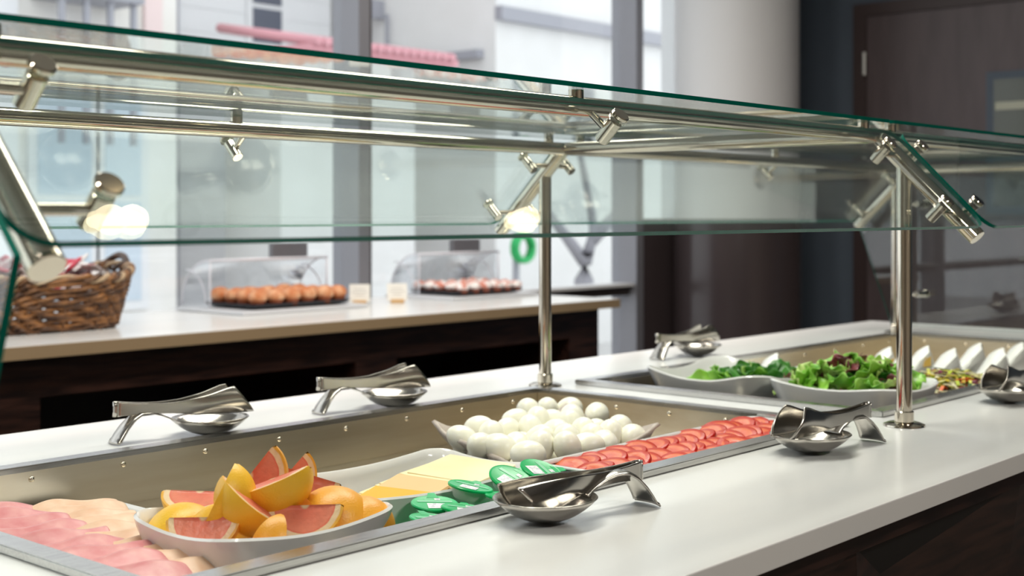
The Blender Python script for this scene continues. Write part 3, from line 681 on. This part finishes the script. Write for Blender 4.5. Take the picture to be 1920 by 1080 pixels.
for (kind, rind, p, r, a, lab, sc) in [
    ('third', 'rind_y', (.876, 1.262, -.018), (-.15, -.40, .85), (1, .2, .10), 'grapefruit piece lying rind up at the left end of the dish', .95),
    ('sixth', 'rind_o', (.864, 1.208, .020), (.05, .05, -1.0), (.95, -.1, -.22), 'thin grapefruit wedge lying flesh up at the front left of the dish', .90),
    ('quarter', 'rind_y', (.915, 1.285, .030), (-.05, -.45, -.88), (.93, .1, .32), 'grapefruit wedge with a pointed tip at the back left of the heap', .95),
    ('quarter', 'rind_y', (.897, 1.226, .034), (.60, -.62, -.35), (.40, -.05, .85), 'upright grapefruit wedge with pink side turned left, left of the middle', .95),
    ('quarter', 'rind_y', (.917, 1.190, .034), (-.30, -.75, -.50), (.70, .1, -.62), 'grapefruit wedge with smooth yellow rind in front, left of the middle', .92),
    ('third', 'rind_y', (.952, 1.200, .050), (.25, -.50, -.80), (.93, -.1, .36), 'large grapefruit piece with round pink face up, at the middle of the heap', 1.0),
    ('sixth', 'rind_o', (.958, 1.250, .046), (.62, .30, -.50), (.55, .0, .82), 'grapefruit wedge with a tall pointed tip at the top of the heap', .98),
    ('sixth', 'rind_o', (.882, 1.150, -.006), (.0, -.95, -.10), (1, 0, -.05), 'grapefruit piece showing only a low band of rind at the front rim', .80),
    ('sixth', 'rind_o', (.905, 1.140, -.006), (-.05, -.95, .1), (.30, 0, .95), 'grapefruit piece with triangular rind next to the flesh-side wedge in front', .72),
    ('quarter', 'rind_o', (.958, 1.150, .026), (.02, .09, -1.0), (1, .05, -.06), 'grapefruit wedge with pink flesh and pale pith facing the front', .92),
    ('third', 'rind_o', (1.008, 1.160, -.008), (.05, -.45, .86), (.90, .3, -.15), 'large dome of orange rind near the right end of the dish', 1.0),
    ('third', 'rind_o', (1.036, 1.140, -.012), (.35, -.60, .65), (.70, .6, -.15), 'grapefruit piece with orange rind at the right end of the dish', .80),
    ('quarter', 'rind_o', (1.022, 1.222, .042), (-.45, .30, -.80), (.92, .25, -.08), 'grapefruit wedge with deep red flesh up, right of the middle', .98),
    ('sixth', 'rind_o', (1.030, 1.275, .030), (.30, .60, -.50), (.45, 0, .88), 'grapefruit wedge with only its tip showing at the back right', .88),
    ('quarter', 'rind_o', (.990, 1.195, .022), (.1, -.3, -.9), (.15, -.9, .3), 'grapefruit wedge with torn core between the middle and right pieces', .85),
    ('third', 'rind_y', (.895, 1.215, -.008), (.1, -.85, .4), (1, .1, .2), 'grapefruit piece low in the left of the heap', .85)]:
    wedge(kind, rind, (p[0], p[1], GZ+p[2]), r, a, lab, sc)

# ------------------------------------------------------------------ eggs
M['egg'] = mat('peeled_egg', (.90, .885, .77), .3, **{'Subsurface Weight': .25, 'Subsurface Radius': (.02, .018, .010), 'Subsurface Scale': .4})
bm = bmesh.new(); prof = []
for i in range(15):
    a = PI*i/14; prof.append((max(0, .0205*math.sin(a)*(1-.09*math.cos(a))), -.0262*math.cos(a)))
lathe(bm, prof, 24); egg0 = link('boiled_egg', bm, 'egg', None, True)
spots = [(1.511, 1.434), (1.601, 1.481), (1.548, 1.406), (1.472, 1.357), (1.484, 1.33), (1.617, 1.432), (1.514, 1.322), (1.673, 1.463), (1.746, 1.497), (1.642, 1.404), (1.714, 1.449), (1.578, 1.33), (1.803, 1.503), (1.736, 1.441), (1.638, 1.348), (1.837, 1.482), (1.7, 1.369), (1.591, 1.288), (1.752, 1.405), (1.504, 1.267), (1.456, 1.25), (1.525, 1.232), (1.659, 1.309), (1.57, 1.231), (1.694, 1.314), (1.815, 1.402), (1.618, 1.235), (1.738, 1.295), (1.665, 1.259), (1.69, 1.235), (1.632, 1.269)]
rr = random.Random(11); low = []
for i in range(6):
    for j in range(5):
        u, v = -.103+i*.0415, -.083+j*.0415; c_, s_ = math.cos(-.12), math.sin(-.12); u += v*.2
        low.append((1.617+u*c_-v*s_+rr.uniform(-.003, .003), 1.353+u*s_+v*c_+rr.uniform(-.003, .003)))
for k, (x, y) in enumerate(spots + low):
    o = egg0 if k == 0 else inst(egg0); hi = k < len(spots)
    o.location = (x, y, ZC + (.000 + rr.uniform(-.002, .005) if hi else -.024 + rr.uniform(-.002, .002)))
    o.rotation_euler = (PI/2 + rr.uniform(-.5, .5) if rr.random() < .7 else rr.uniform(0, .6), rr.uniform(-.3, .3), rr.uniform(0, 6.3)); o.scale = (rr.uniform(.96, 1.06),)*3
    tag(o, 'peeled white boiled egg on top of the heap on the stone platter' if hi else 'peeled white boiled egg in the lower layer on the stone platter', 'egg', 'boiled eggs, ' + ('upper layer' if hi else 'lower layer'))

# ------------------------------------------------------------------ tomato slices
M['tomato'] = radial_mat('tomato_slice', .031, (.50, .010, .005), (.56, .035, .012), (.60, .020, .009), (.74, .15, .035))
def tomato_mesh(R):
    bm = bmesh.new(); lathe(bm, [(0, .0), (R*.55, .0006), (R*.93, .0), (R, .002), (R*.99, .005), (R*.92, .0068), (R*.5, .006), (0, .0066)], 28); return bm
tm0 = link('tomato_slice', tomato_mesh(.031), 'tomato', None, True)
rr = random.Random(21); k = 0
for row in range(3):
    for i in range(19):
        x = 1.432 + i*.0276 + rr.uniform(-.006, .006) + row*.008; y = 1.090 + row*.038 + rr.uniform(-.004, .004)
        if x > 1.945: continue
        o = tm0 if k == 0 else inst(tm0); k += 1
        o.location = (x, y, ZC - .017 + rr.uniform(0, .005) + row*.004); o.rotation_euler = (rr.uniform(-.2, .2), -.22 - rr.uniform(0, .22), rr.uniform(-.3, .3)); s_ = rr.uniform(.85, 1.08); o.scale = (s_, s_, 1)
        tag(o, 'overlapping red tomato slice, ' + ('front row on the tray', 'middle row on the tray', 'back row on the tray')[row], 'tomato slice', 'tomato slices, ' + ('front row', 'middle row', 'back row')[row])

# ------------------------------------------------------------------ ham, turkey, cheese
def meat(name, mk_face, n, path, w, dep, th, labels, cat, group, seed):
    rg = random.Random(seed)
    for i in range(n):
        t_ = i/(n-1); (x, y, z), rz = path(t_)
        wv = [rg.uniform(-1, 1) for _ in range(6)]
        bm = bmesh.new()
        def fn(u, v):
            a = u*2-1; b = v
            arch = (1-a*a)*.010*(1+.2*wv[0]) + .0022*math.sin(a*5+wv[1]*3)
            xx = a*w/2*(1-.06*b*wv[2]); yy = -dep*(1-b) + .010*(a*a)*(1 if True else 0)*(.6+wv[3]*.3) + .003*math.sin(a*4+wv[4]*4)
            return Vector((xx, yy, arch*(.5+.5*b) + .026*b))
        grid(bm, 21, 9, fn); o = link(name, bm, mk_face, None, True); solid(o, th, 0); sub(o, 1)
        o.location = (x, y, z); o.rotation_euler = (.10, rg.uniform(-.05, .05), rz + rg.uniform(-.07, .07))
        tag(o, labels(i, n), cat, group)
M['ham'] = noise_col(mat('ham', (.74, .30, .30), .35), (.58, .15, .17), (.76, .40, .38), 30, lo=.3, hi=.72)
M['turkey'] = noise_col(mat('turkey', (.80, .56, .40), .4), (.70, .40, .24), (.82, .62, .45), 30, lo=.3, hi=.7)
ordn = ['first', 'second', 'third', 'fourth', 'fifth', 'sixth', 'seventh', 'eighth', 'ninth', 'tenth', 'eleventh', 'twelfth']
meat('turkey_slice', 'turkey', 10, lambda t: ((.895-.095*t, 1.535-.36*t, ZC-.046+.004*t), -.30), .120, .078, .005, lambda i, n: 'pale folded turkey slice, %s from the back of its row' % ordn[i], 'turkey slice', 'turkey slices on the white tray', 4)
meat('ham_slice', 'ham', 9, lambda t: ((.792-.035*t, 1.565-.39*t, ZC-.040+.004*t), -.24), .130, .085, .006, lambda i, n: 'pink folded ham slice, %s from the back of its row' % ordn[i], 'ham slice', 'ham slices on the white tray', 9)
M['cheese_pale'] = noise_col(mat('pale_cheese', (.84, .72, .42), .45), (.80, .66, .36), (.86, .76, .48), 6)
M['cheddar'] = mat('orange_cheddar', (.86, .42, .02), .4); M['cheese_rind'] = mat('smoked_cheese', (.76, .50, .24), .5)
def cheese(nm, mk, loc, rz, tilt, lab, grp, sx=.092, sy=.092):
    bm = bmesh.new(); box(bm, -sx/2, sx/2, -sy/2, sy/2, 0, .0035, bev=.0008); o = link(nm, bm, mk); o.location = loc; o.rotation_euler = (tilt[0], tilt[1], rz); tag(o, lab, 'cheese slice', grp)
for i in range(3): cheese('cheddar_slice', 'cheddar', (1.160+i*.016, 1.272-.002*i, ZC-.036+.004*i), .15+.04*i, (0, -.18), 'orange cheddar slice, %s from the left in the cheese dish' % ordn[i], 'cheddar slices')
for i in range(4): cheese('smoked_cheese_slice', 'cheese_rind', (1.212+i*.008, 1.276, ZC-.030+.003*i), .1, (0, -.22), 'thin brown-edged cheese slice, %s from the cheddar' % ordn[i], 'brown-edged cheese slices', .088, .098)
for i in range(9): cheese('pale_cheese_slice', 'cheese_pale', (1.252+i*.0125, 1.283+.003*math.sin(i*2), ZC-.027+.0022*i), .08*math.sin(i*1.7)+.05, (.02, -.10), 'pale yellow cheese slice, %s from the cheddar side' % ordn[i], 'pale cheese slices', .10, .118)

# ------------------------------------------------------------------ butter portions
M['lid_green'] = noise_col(mat('green_foil', (.0, .36, .10), .3), (.0, .40, .11), (.005, .50, .16), 20); M['cup_white'] = mat('cup_plastic', (.74, .78, .74), .35); M['label_white'] = noise_col(mat('label_print', (.8, .8, .8), .4), (.55, .55, .62), (.84, .84, .82), 160, lo=.42, hi=.5)
M['label_tint'] = mat('lid_stripe', (.22, .60, .36), .35)
bc = thing('butter_cup', '', 'butter portion')
bm = bmesh.new(); lathe(bm, [(0, 0), (.019, 0), (.0205, .002), (.0245, .0145), (.0275, .0150), (.0275, .0158), (0, .0158)], 32); shade(link('cup', bm, 'cup_white', bc), 40)
bm = bmesh.new(); lathe(bm, [(.0245, .0135), (.0292, .0138), (.0295, .0160), (.0283, .0172), (.0255, .0165), (0, .0166)], 36); lid = link('lid', bm, 'lid_green', bc); shade(lid, 40)
bm = bmesh.new(); V = [bm.verts.new((p[0], p[1], .0)) for p in ((.020, -.008), (.040, -.004), (.040, .004), (.020, .008))]; bm.faces.new(V); solid(link('tab', bm, 'lid_green', lid, loc=(0, 0, .0168)), .0005)
part_box('label', 'label_white', lid, -.021, -.002, -.012, .010, .0168, .0171); part_box('stripe', 'label_tint', lid, .003, .009, -.022, .021, .0168, .0170)
part_box('print_mark', 'label_white', lid, .011, .018, -.008, -.001, .0168, .0170)
cups = [((1.232, 1.158, -.006), (.18, .05, .5), 'tilted green-lidded butter portion at the back beside the cheese dish'),
        ((1.158, 1.146, -.014), (.05, -.10, .9), 'green-lidded butter portion next to the right end of the fruit dish'),
        ((1.160, 1.098, -.014), (.12, .05, .8), 'green-lidded butter portion in the middle of the front row'),
        ((1.100, 1.092, -.016), (.15, -.05, 1.2), 'green-lidded butter portion in the near left corner, touching the fruit dish'),
        ((1.298, 1.150, -.002), (.42, -.15, .2), 'steeply tilted green-lidded butter portion showing its printed label'),
        ((1.246, 1.105, -.014), (.08, .1, .4), 'green-lidded butter portion behind the near tongs'),
        ((1.355, 1.146, .000), (.35, .1, -.2), 'green-lidded butter portion at the far right of the group'),
        ((1.300, 1.100, -.012), (.2, 0, 1.9), 'green-lidded butter portion beside the tomato tray corner'),
        ((1.205, 1.082, -.018), (.1, .1, 2.4), 'green-lidded butter portion half hidden by the well rim')]
for i, (p, r, lab) in enumerate(cups):
    o = bc if i == 0 else dup(bc, (0, 0, 0)); o.location = (p[0], p[1], ZC+p[2]-.006); o.rotation_euler = r; tag(o, lab, 'butter portion', 'green-lidded butter portions')
for i in range(12):
    o = dup(bc, (1.11+(i % 6)*.056, 1.092+(i//6)*.058, ZF+.0005+.0), (0, 0, i), ); tag(o, 'green-lidded butter portion in the lower layer of the pile', 'butter portion', 'butter portions, lower layer')

# ------------------------------------------------------------------ salads
def leaf_mat(n, a, b): return noise_col(mat(n, a, .35, **{'Subsurface Weight': .0}), a, b, 25, lo=.35, hi=.65, bump=.3)
M['leaf_bright'] = leaf_mat('leaf_bright', (.10, .36, .02), (.28, .55, .07)); M['leaf_dark'] = leaf_mat('leaf_dark', (.012, .10, .01), (.05, .22, .02)); M['leaf_lime'] = leaf_mat('leaf_lime', (.34, .58, .10), (.55, .70, .25)); M['leaf_red'] = leaf_mat('leaf_red', (.055, .008, .014), (.26, .06, .07))
def leaf_mesh(seed, L, w_, ruffle):
    rg = random.Random(seed); bm = bmesh.new(); ph = rg.uniform(0, 6); c = rg.uniform(.4, 1.3)
    def fn(u, v):
        b = v*2-1; w = w_*math.sin(PI*(.08+.86*u))**.7
        z = .35*L*math.sin(u*2.2)*c*.5 + ruffle*abs(b)**2*math.sin(u*17+ph+b*2) - .15*w*(1-b*b)
        return Vector((u*L - L/2, b*w/2, z - .12*L))
    grid(bm, 15, 9, fn); return bm
lv = []
for i, (mk, L, w_, rf) in enumerate([('leaf_bright', .085, .06, .008), ('leaf_bright', .07, .055, .010), ('leaf_dark', .075, .045, .005), ('leaf_dark', .06, .04, .005), ('leaf_lime', .065, .05, .009), ('leaf_red', .07, .05, .008)]):
    o = link('salad_leaf', leaf_mesh(i, L, w_, rf), mk, None, True); sub(o, 1); solid(o, .0008, 0); lv.append(o); o.location = (0, 0, -9)
names = ['bright green ruffled', 'bright green ruffled', 'dark green', 'dark green', 'pale lime', 'dark red']
used_l = [False]*6
def scatter(cx, cy, hx, hy, z, hgt, n, kinds, seed, where):
    rg = random.Random(seed)
    for i in range(n):
        k = rg.choice(kinds); u, v = rg.uniform(-1, 1), rg.uniform(-1, 1)
        o = lv[k] if not used_l[k] else inst(lv[k]); used_l[k] = True
        o.location = (cx+u*hx, cy+v*hy, ZC + z + hgt*(1-max(u*u, v*v))*rg.uniform(.55, 1) + rg.uniform(-.006, .006)); o.rotation_euler = (rg.uniform(-1, 1), rg.uniform(-.9, .9), rg.uniform(0, 6.3)); s_ = rg.uniform(.8, 1.15); o.scale = (s_,)*3
        tag(o, names[k] + ' salad leaf in ' + where, 'salad leaf', names[k] + ' leaves in ' + where)
scatter(2.388, 1.215, .088, .10, 0.012, .046, 85, (0, 0, 1, 1, 4, 4, 2, 5, 5), 31, 'the bowl behind the front post')
scatter(2.455, 1.47, .11, .07, -.015, .035, 50, (2, 2, 3, 3, 3, 0, 4), 33, 'the farther salad bowl')
# shredded slaw
M['slaw'] = mat('slaw', (.6, .6, .3), .5); nt = M['slaw'].node_tree; N = nt.nodes
at = N.new('ShaderNodeAttribute'); at.attribute_name = 'shred'; nt.links.new(at.outputs['Color'], N['Principled BSDF'].inputs['Base Color'])
sl = thing('slaw_tray', 'shallow white tray of colourful shredded slaw behind the right tongs', 'tray', (2.700, 1.165, ZF+.001))
bm = bmesh.new(); loft(bm, [[(p[0], p[1], z) for p in rrect(.165+o_, .105+o_, .02, 3)] for o_, z in ((-.012, 0), (0, .056), (-.004, .056), (-.014, .036))], True, True); shade(link('tray_body', bm, 'porcelain', sl))
rg = random.Random(8); bm = bmesh.new(); cl_ = bm.loops.layers.color.new('shred'); pal = [(.80, .80, .34), (.84, .82, .56), (.66, .72, .12), (.84, .36, .05), (.40, .03, .22), (.46, .06, .30), (.10, .30, .03), (.82, .80, .66), (.78, .70, .20)]
for i in range(520):
    x, y = rg.uniform(-.145, .145), rg.uniform(-.09, .09); z = .054 + .030*(1-(x/.16)**2)*(1-(y/.1)**2)*rg.random(); a = rg.uniform(0, PI); L = rg.uniform(.012, .030); d = Vector((math.cos(a), math.sin(a), rg.uniform(-.4, .4)))*L; c = rg.choice(pal); n0 = len(bm.faces)
    p = Vector((x, y, z)); sd = Vector((-math.sin(a), math.cos(a), 0))*.0034; up = Vector((0, 0, .0022))
    V = [bm.verts.new(p+q) for q in (-d-sd, -d+sd, -d*.2+sd+up*3, -d*.2-sd+up*3, d-sd, d+sd)]
    for q in ((0, 1, 2, 3), (3, 2, 5, 4)):
        f = bm.faces.new([V[j] for j in q])
        for l in f.loops: l[cl_] = (*c, 1)
so = link('slaw_shreds', bm, 'slaw', None, loc=(2.700, 1.165, ZF+.001)); solid(so, .0014, 0); tag(so, 'heap of shredded cabbage, carrot and red onion slaw on the white tray', 'slaw', kind='stuff')

# wrapped sandwiches: folded white wedges standing in rows
M['wrapw'] = noise_col(mat('white_flatbread', (.80, .80, .76), .3), (.74, .75, .70), (.84, .84, .80), 14); M['sticker'] = mat('amber_sticker', (.82, .52, .10), .4)
def wrap_mesh(seed):
    rg = random.Random(seed); bm = bmesh.new(); n = 14; rings = []
    for k in range(9):
        q = k/8; y = (q-.5)*.058; sc = 1 - .55*abs(q-.5)**1.6*1.6; ring = []
        for (x, z) in [(-.052, 0), (-.03, -.001), (0, 0), (.03, -.001), (.052, 0), (.051, .012), (.047, .040), (.042, .066), (.036, .082), (.028, .078), (.004, .056), (-.026, .028), (-.05, .010)]:
            ring.append((x*sc + .0015*math.sin(k*2.1+z*90), y + .010*z/.08, max(0, z*(sc**.6)) + .001*math.sin(k*1.7+x*70)))
        rings.append(ring)
    loft(bm, rings, True, True); return bm
wr0 = thing('wrapped_sandwich', '', 'sandwich'); ob = link('wrap', wrap_mesh(1), 'wrapw', wr0); shade(ob, 50)
for k in range(3):
    bm = bmesh.new(); path_tube(bm, [(-.046+.01*k, -.0305+k*.0005, .012), (-.010, -.0285, .040-.006*k), (.026, -.0265, .072-.01*k)], .0009, 5); link('fold', bm, 'wrapw', wr0, True)
wr1 = dup(wr0, (0, 0, 0)); bm = bmesh.new(); prism(bm, [(.006, -.0295, .034), (.026, -.0295, .036), (.028, -.0262, .060), (.012, -.0262, .056)], (0, -1, .3), .0008); link('sticker', bm, 'sticker', wr1)
ws = [(2.70, 1.600, 1, 'half hidden behind the lettuce, under the far rim'), (2.90, 1.52, 1, 'standing just left of the front post, with an amber sticker'), (3.035, 1.478, 1, 'standing just right of the front post, with an amber sticker'), (3.17, 1.44, 1, 'tallest of the back row, with an amber sticker'), (3.30, 1.36, 0, 'third from the right end of the back row'), (3.43, 1.30, 0, 'at the right end of the back row'),
      (2.96, 1.40, 0, 'in the front row right behind the slaw'), (3.08, 1.335, 0, 'in the middle of the front row'), (3.21, 1.265, 0, 'at the right end of the front row')]
f0 = f1 = True; rg = random.Random(2)
for (x, y, k, lab) in ws:
    if k and f1: o = wr1; f1 = False
    elif not k and f0: o = wr0; f0 = False
    else: o = dup(wr1 if k else wr0, (0, 0, 0))
    o.location = (x, y, ZF+.0005); o.rotation_euler = (0, 0, -.78 + rg.uniform(-.15, .15)); s_ = rg.uniform(.98, 1.1); o.scale = (s_, s_, s_*1.02); tag(o, 'white folded sandwich wedge ' + lab, 'sandwich', 'white wrapped sandwiches')

# ------------------------------------------------------------------ street outside
M['siding'] = mat('pale_siding', (.80, .80, .81), .8); M['render_white'] = noise_col(mat('white_render', (.80, .79, .76), .8), (.77, .76, .745), (.81, .80, .79), 2); M['stucco'] = noise_col(mat('warm_stucco', (.74, .69, .63), .8), (.80, .77, .72), (.88, .86, .84), 1.2); M['glass_dark'] = mat('far_window', (.12, .13, .17), .2); M['pink_tile'] = mat('pink_roof_tile', (.74, .36, .40), .7); M['gutter'] = mat('grey_gutter', (.36, .36, .40), .6); M['pave'] = mat('paving', (.55, .54, .53), .9); M['blueglass'] = mat('blue_window', (.58, .66, .74), .3); M['trunk'] = mat('grey_bark', (.34, .33, .36), .9); M['hose_green'] = mat('green_plastic', (.02, .45, .12), .4)
slab('ground', 'pave', -20, 40, 4.5, 45, -.6, -.5)
def bparts(t, wins, mk='glass_dark'):
    for (x0, x1, z0, z1, y) in wins:
        w = part_box('window', 'white_wall', t, x0-.09, x1+.09, y-.05, y, z0-.09, z1+.09); part_box('pane', mk, w, x0, x1, y-.06, y-.05, z0, (z0+z1)/2-.03); part_box('pane', mk, w, x0, x1, y-.06, y-.05, (z0+z1)/2+.03, z1)
hA = thing('house', 'pale grey sided house with a white-framed window above a pink tiled canopy', 'house', (11.5, 16, -.5))
part_box('wall', 'siding', hA, -1.95, .6, -2, 4, 0, 9)
bparts(hA, [(-.75, -.28, 4.0, 4.95, -2.0)])
for k in range(24): part_box('siding_board', 'siding', hA, -1.96, .61, -2.012, -2.0, .15+k*.3, .442+k*.3)
part_box('downpipe', 'gutter', hA, -1.98, -1.9, -2.08, -2.0, 0, 9)
pc = thing('porch', 'low pale porch with a pink tiled roof in front of the sided house', 'porch', (8.70, 10.5, -.14))
part_box('wall', 'render_white', pc, .1, 2.05, .45, 1.4, -.36, 3.05)
cn = part_box('canopy', 'pink_tile', pc, 0, 2.15, -.15, 1.5, 3.05, 3.12)
for k in range(17):
    bm = bmesh.new(); tube(bm, (.06+k*.122, -.2, 3.13), (.06+k*.122, 1.45, 3.42), .052, 8); link('roof_tile', bm, 'pink_tile', cn, True)
hB = thing('house', 'plain white rendered house with a grey gutter line near the column', 'house', (12.2, 11.0, -.5))
part_box('wall', 'render_white', hB, 0, 10, 0, 9, 0, 9)
part_box('gutter', 'gutter', hB, -.02, 10, -.12, 0, 4.15, 4.32); part_box('gutter', 'gutter', hB, -.12, 0, 0.2, 4.5, 3.7, 3.8)
part_box('roof', 'siding', hB, -.3, 10.3, -.3, 9.3, 9, 9.3)
bparts(hB, [(6.0, 6.8, 2.0, 3.2, 0)])
wl = part_box('lamp_bracket', 'gutter', hB, -.22, 0, 2.0, 2.12, 4.35, 4.6); part_box('wire', 'gutter', hB, -.10, -.06, 2.2, 2.24, 2.5, 4.4); part_box('wire', 'gutter', hB, -.10, -.06, 1.85, 1.89, 2.5, 4.4)
hC = thing('house', 'warm white townhouse with balcony and bluish windows at the far left', 'house', (4.6, 11.5, -.5))
part_box('wall', 'stucco', hC, -4.5, 3.3, 0, 6, 0, 9); part_box('corner_strip', 'white_wall', hC, 1.2, 1.55, -.06, 0, 0, 9)
part_box('stripe_panel', mat('blush_panel', (.82, .66, .64), .8), hC, 2.9, 3.1, -.05, 0, 3.2, 9)
bal = part_box('balcony', 'gutter', hC, 1.7, 2.6, -.5, 0, 3.75, 3.95)
for k in range(4): part_box('balcony_post', 'gutter', bal, 1.75+k*.25, 1.80+k*.25, -.45, -.40, 2.4, 3.75)
bparts(hC, [(-.9, -.2, .7, 3.1, 0), (.1, .8, .7, 3.1, 0), (1.75, 2.3, .9, 2.9, 0), (2.45, 2.85, .9, 2.9, 0), (-2.4, -1.6, .7, 3.1, 0), (-2.4, -1.6, 4.0, 5.4, 0)], 'blueglass')
bm = bmesh.new()
tr_ = thing('street_tree', 'bare forked grey tree trunk outside the window beside the column', 'tree', (9.6, 7.55, -.5))
bm = bmesh.new(); path_tube(bm, [(0, 0, 0), (.02, 0, .6), (-.02, 0, 1.15), (0, .0, 1.4)], [.13, .10, .09, .08], 12); link('trunk', bm, 'trunk', tr_, True)
for q in ([(0, 0, 1.3), (-.16, .1, 1.55), (-.34, .2, 1.8)], [(0, 0, 1.3), (.14, 0, 1.6), (.12, .1, 2.1), (-.05, .1, 2.6)], [(.1, 0, 1.5), (.34, -.1, 1.75)]):
    bm = bmesh.new(); path_tube(bm, q, [.06, .05, .035, .02][:len(q)], 10); link('branch', bm, 'trunk', tr_, True)
hs = thing('garden_hose', 'green coiled hose on a stand outside the window', 'hose', (10.95, 9.5, .88))
part_box('hose_stand', 'gutter', hs, -.03, .03, .05, .10, -1.38, .15)
for k in range(3):
    bm = bmesh.new(); path_tube(bm, [(.14*math.cos(2*PI*i/28), -.03*k, .14*math.sin(2*PI*i/28)) for i in range(28)], .03, 8, True); link('coil', bm, 'hose_green', hs, True)
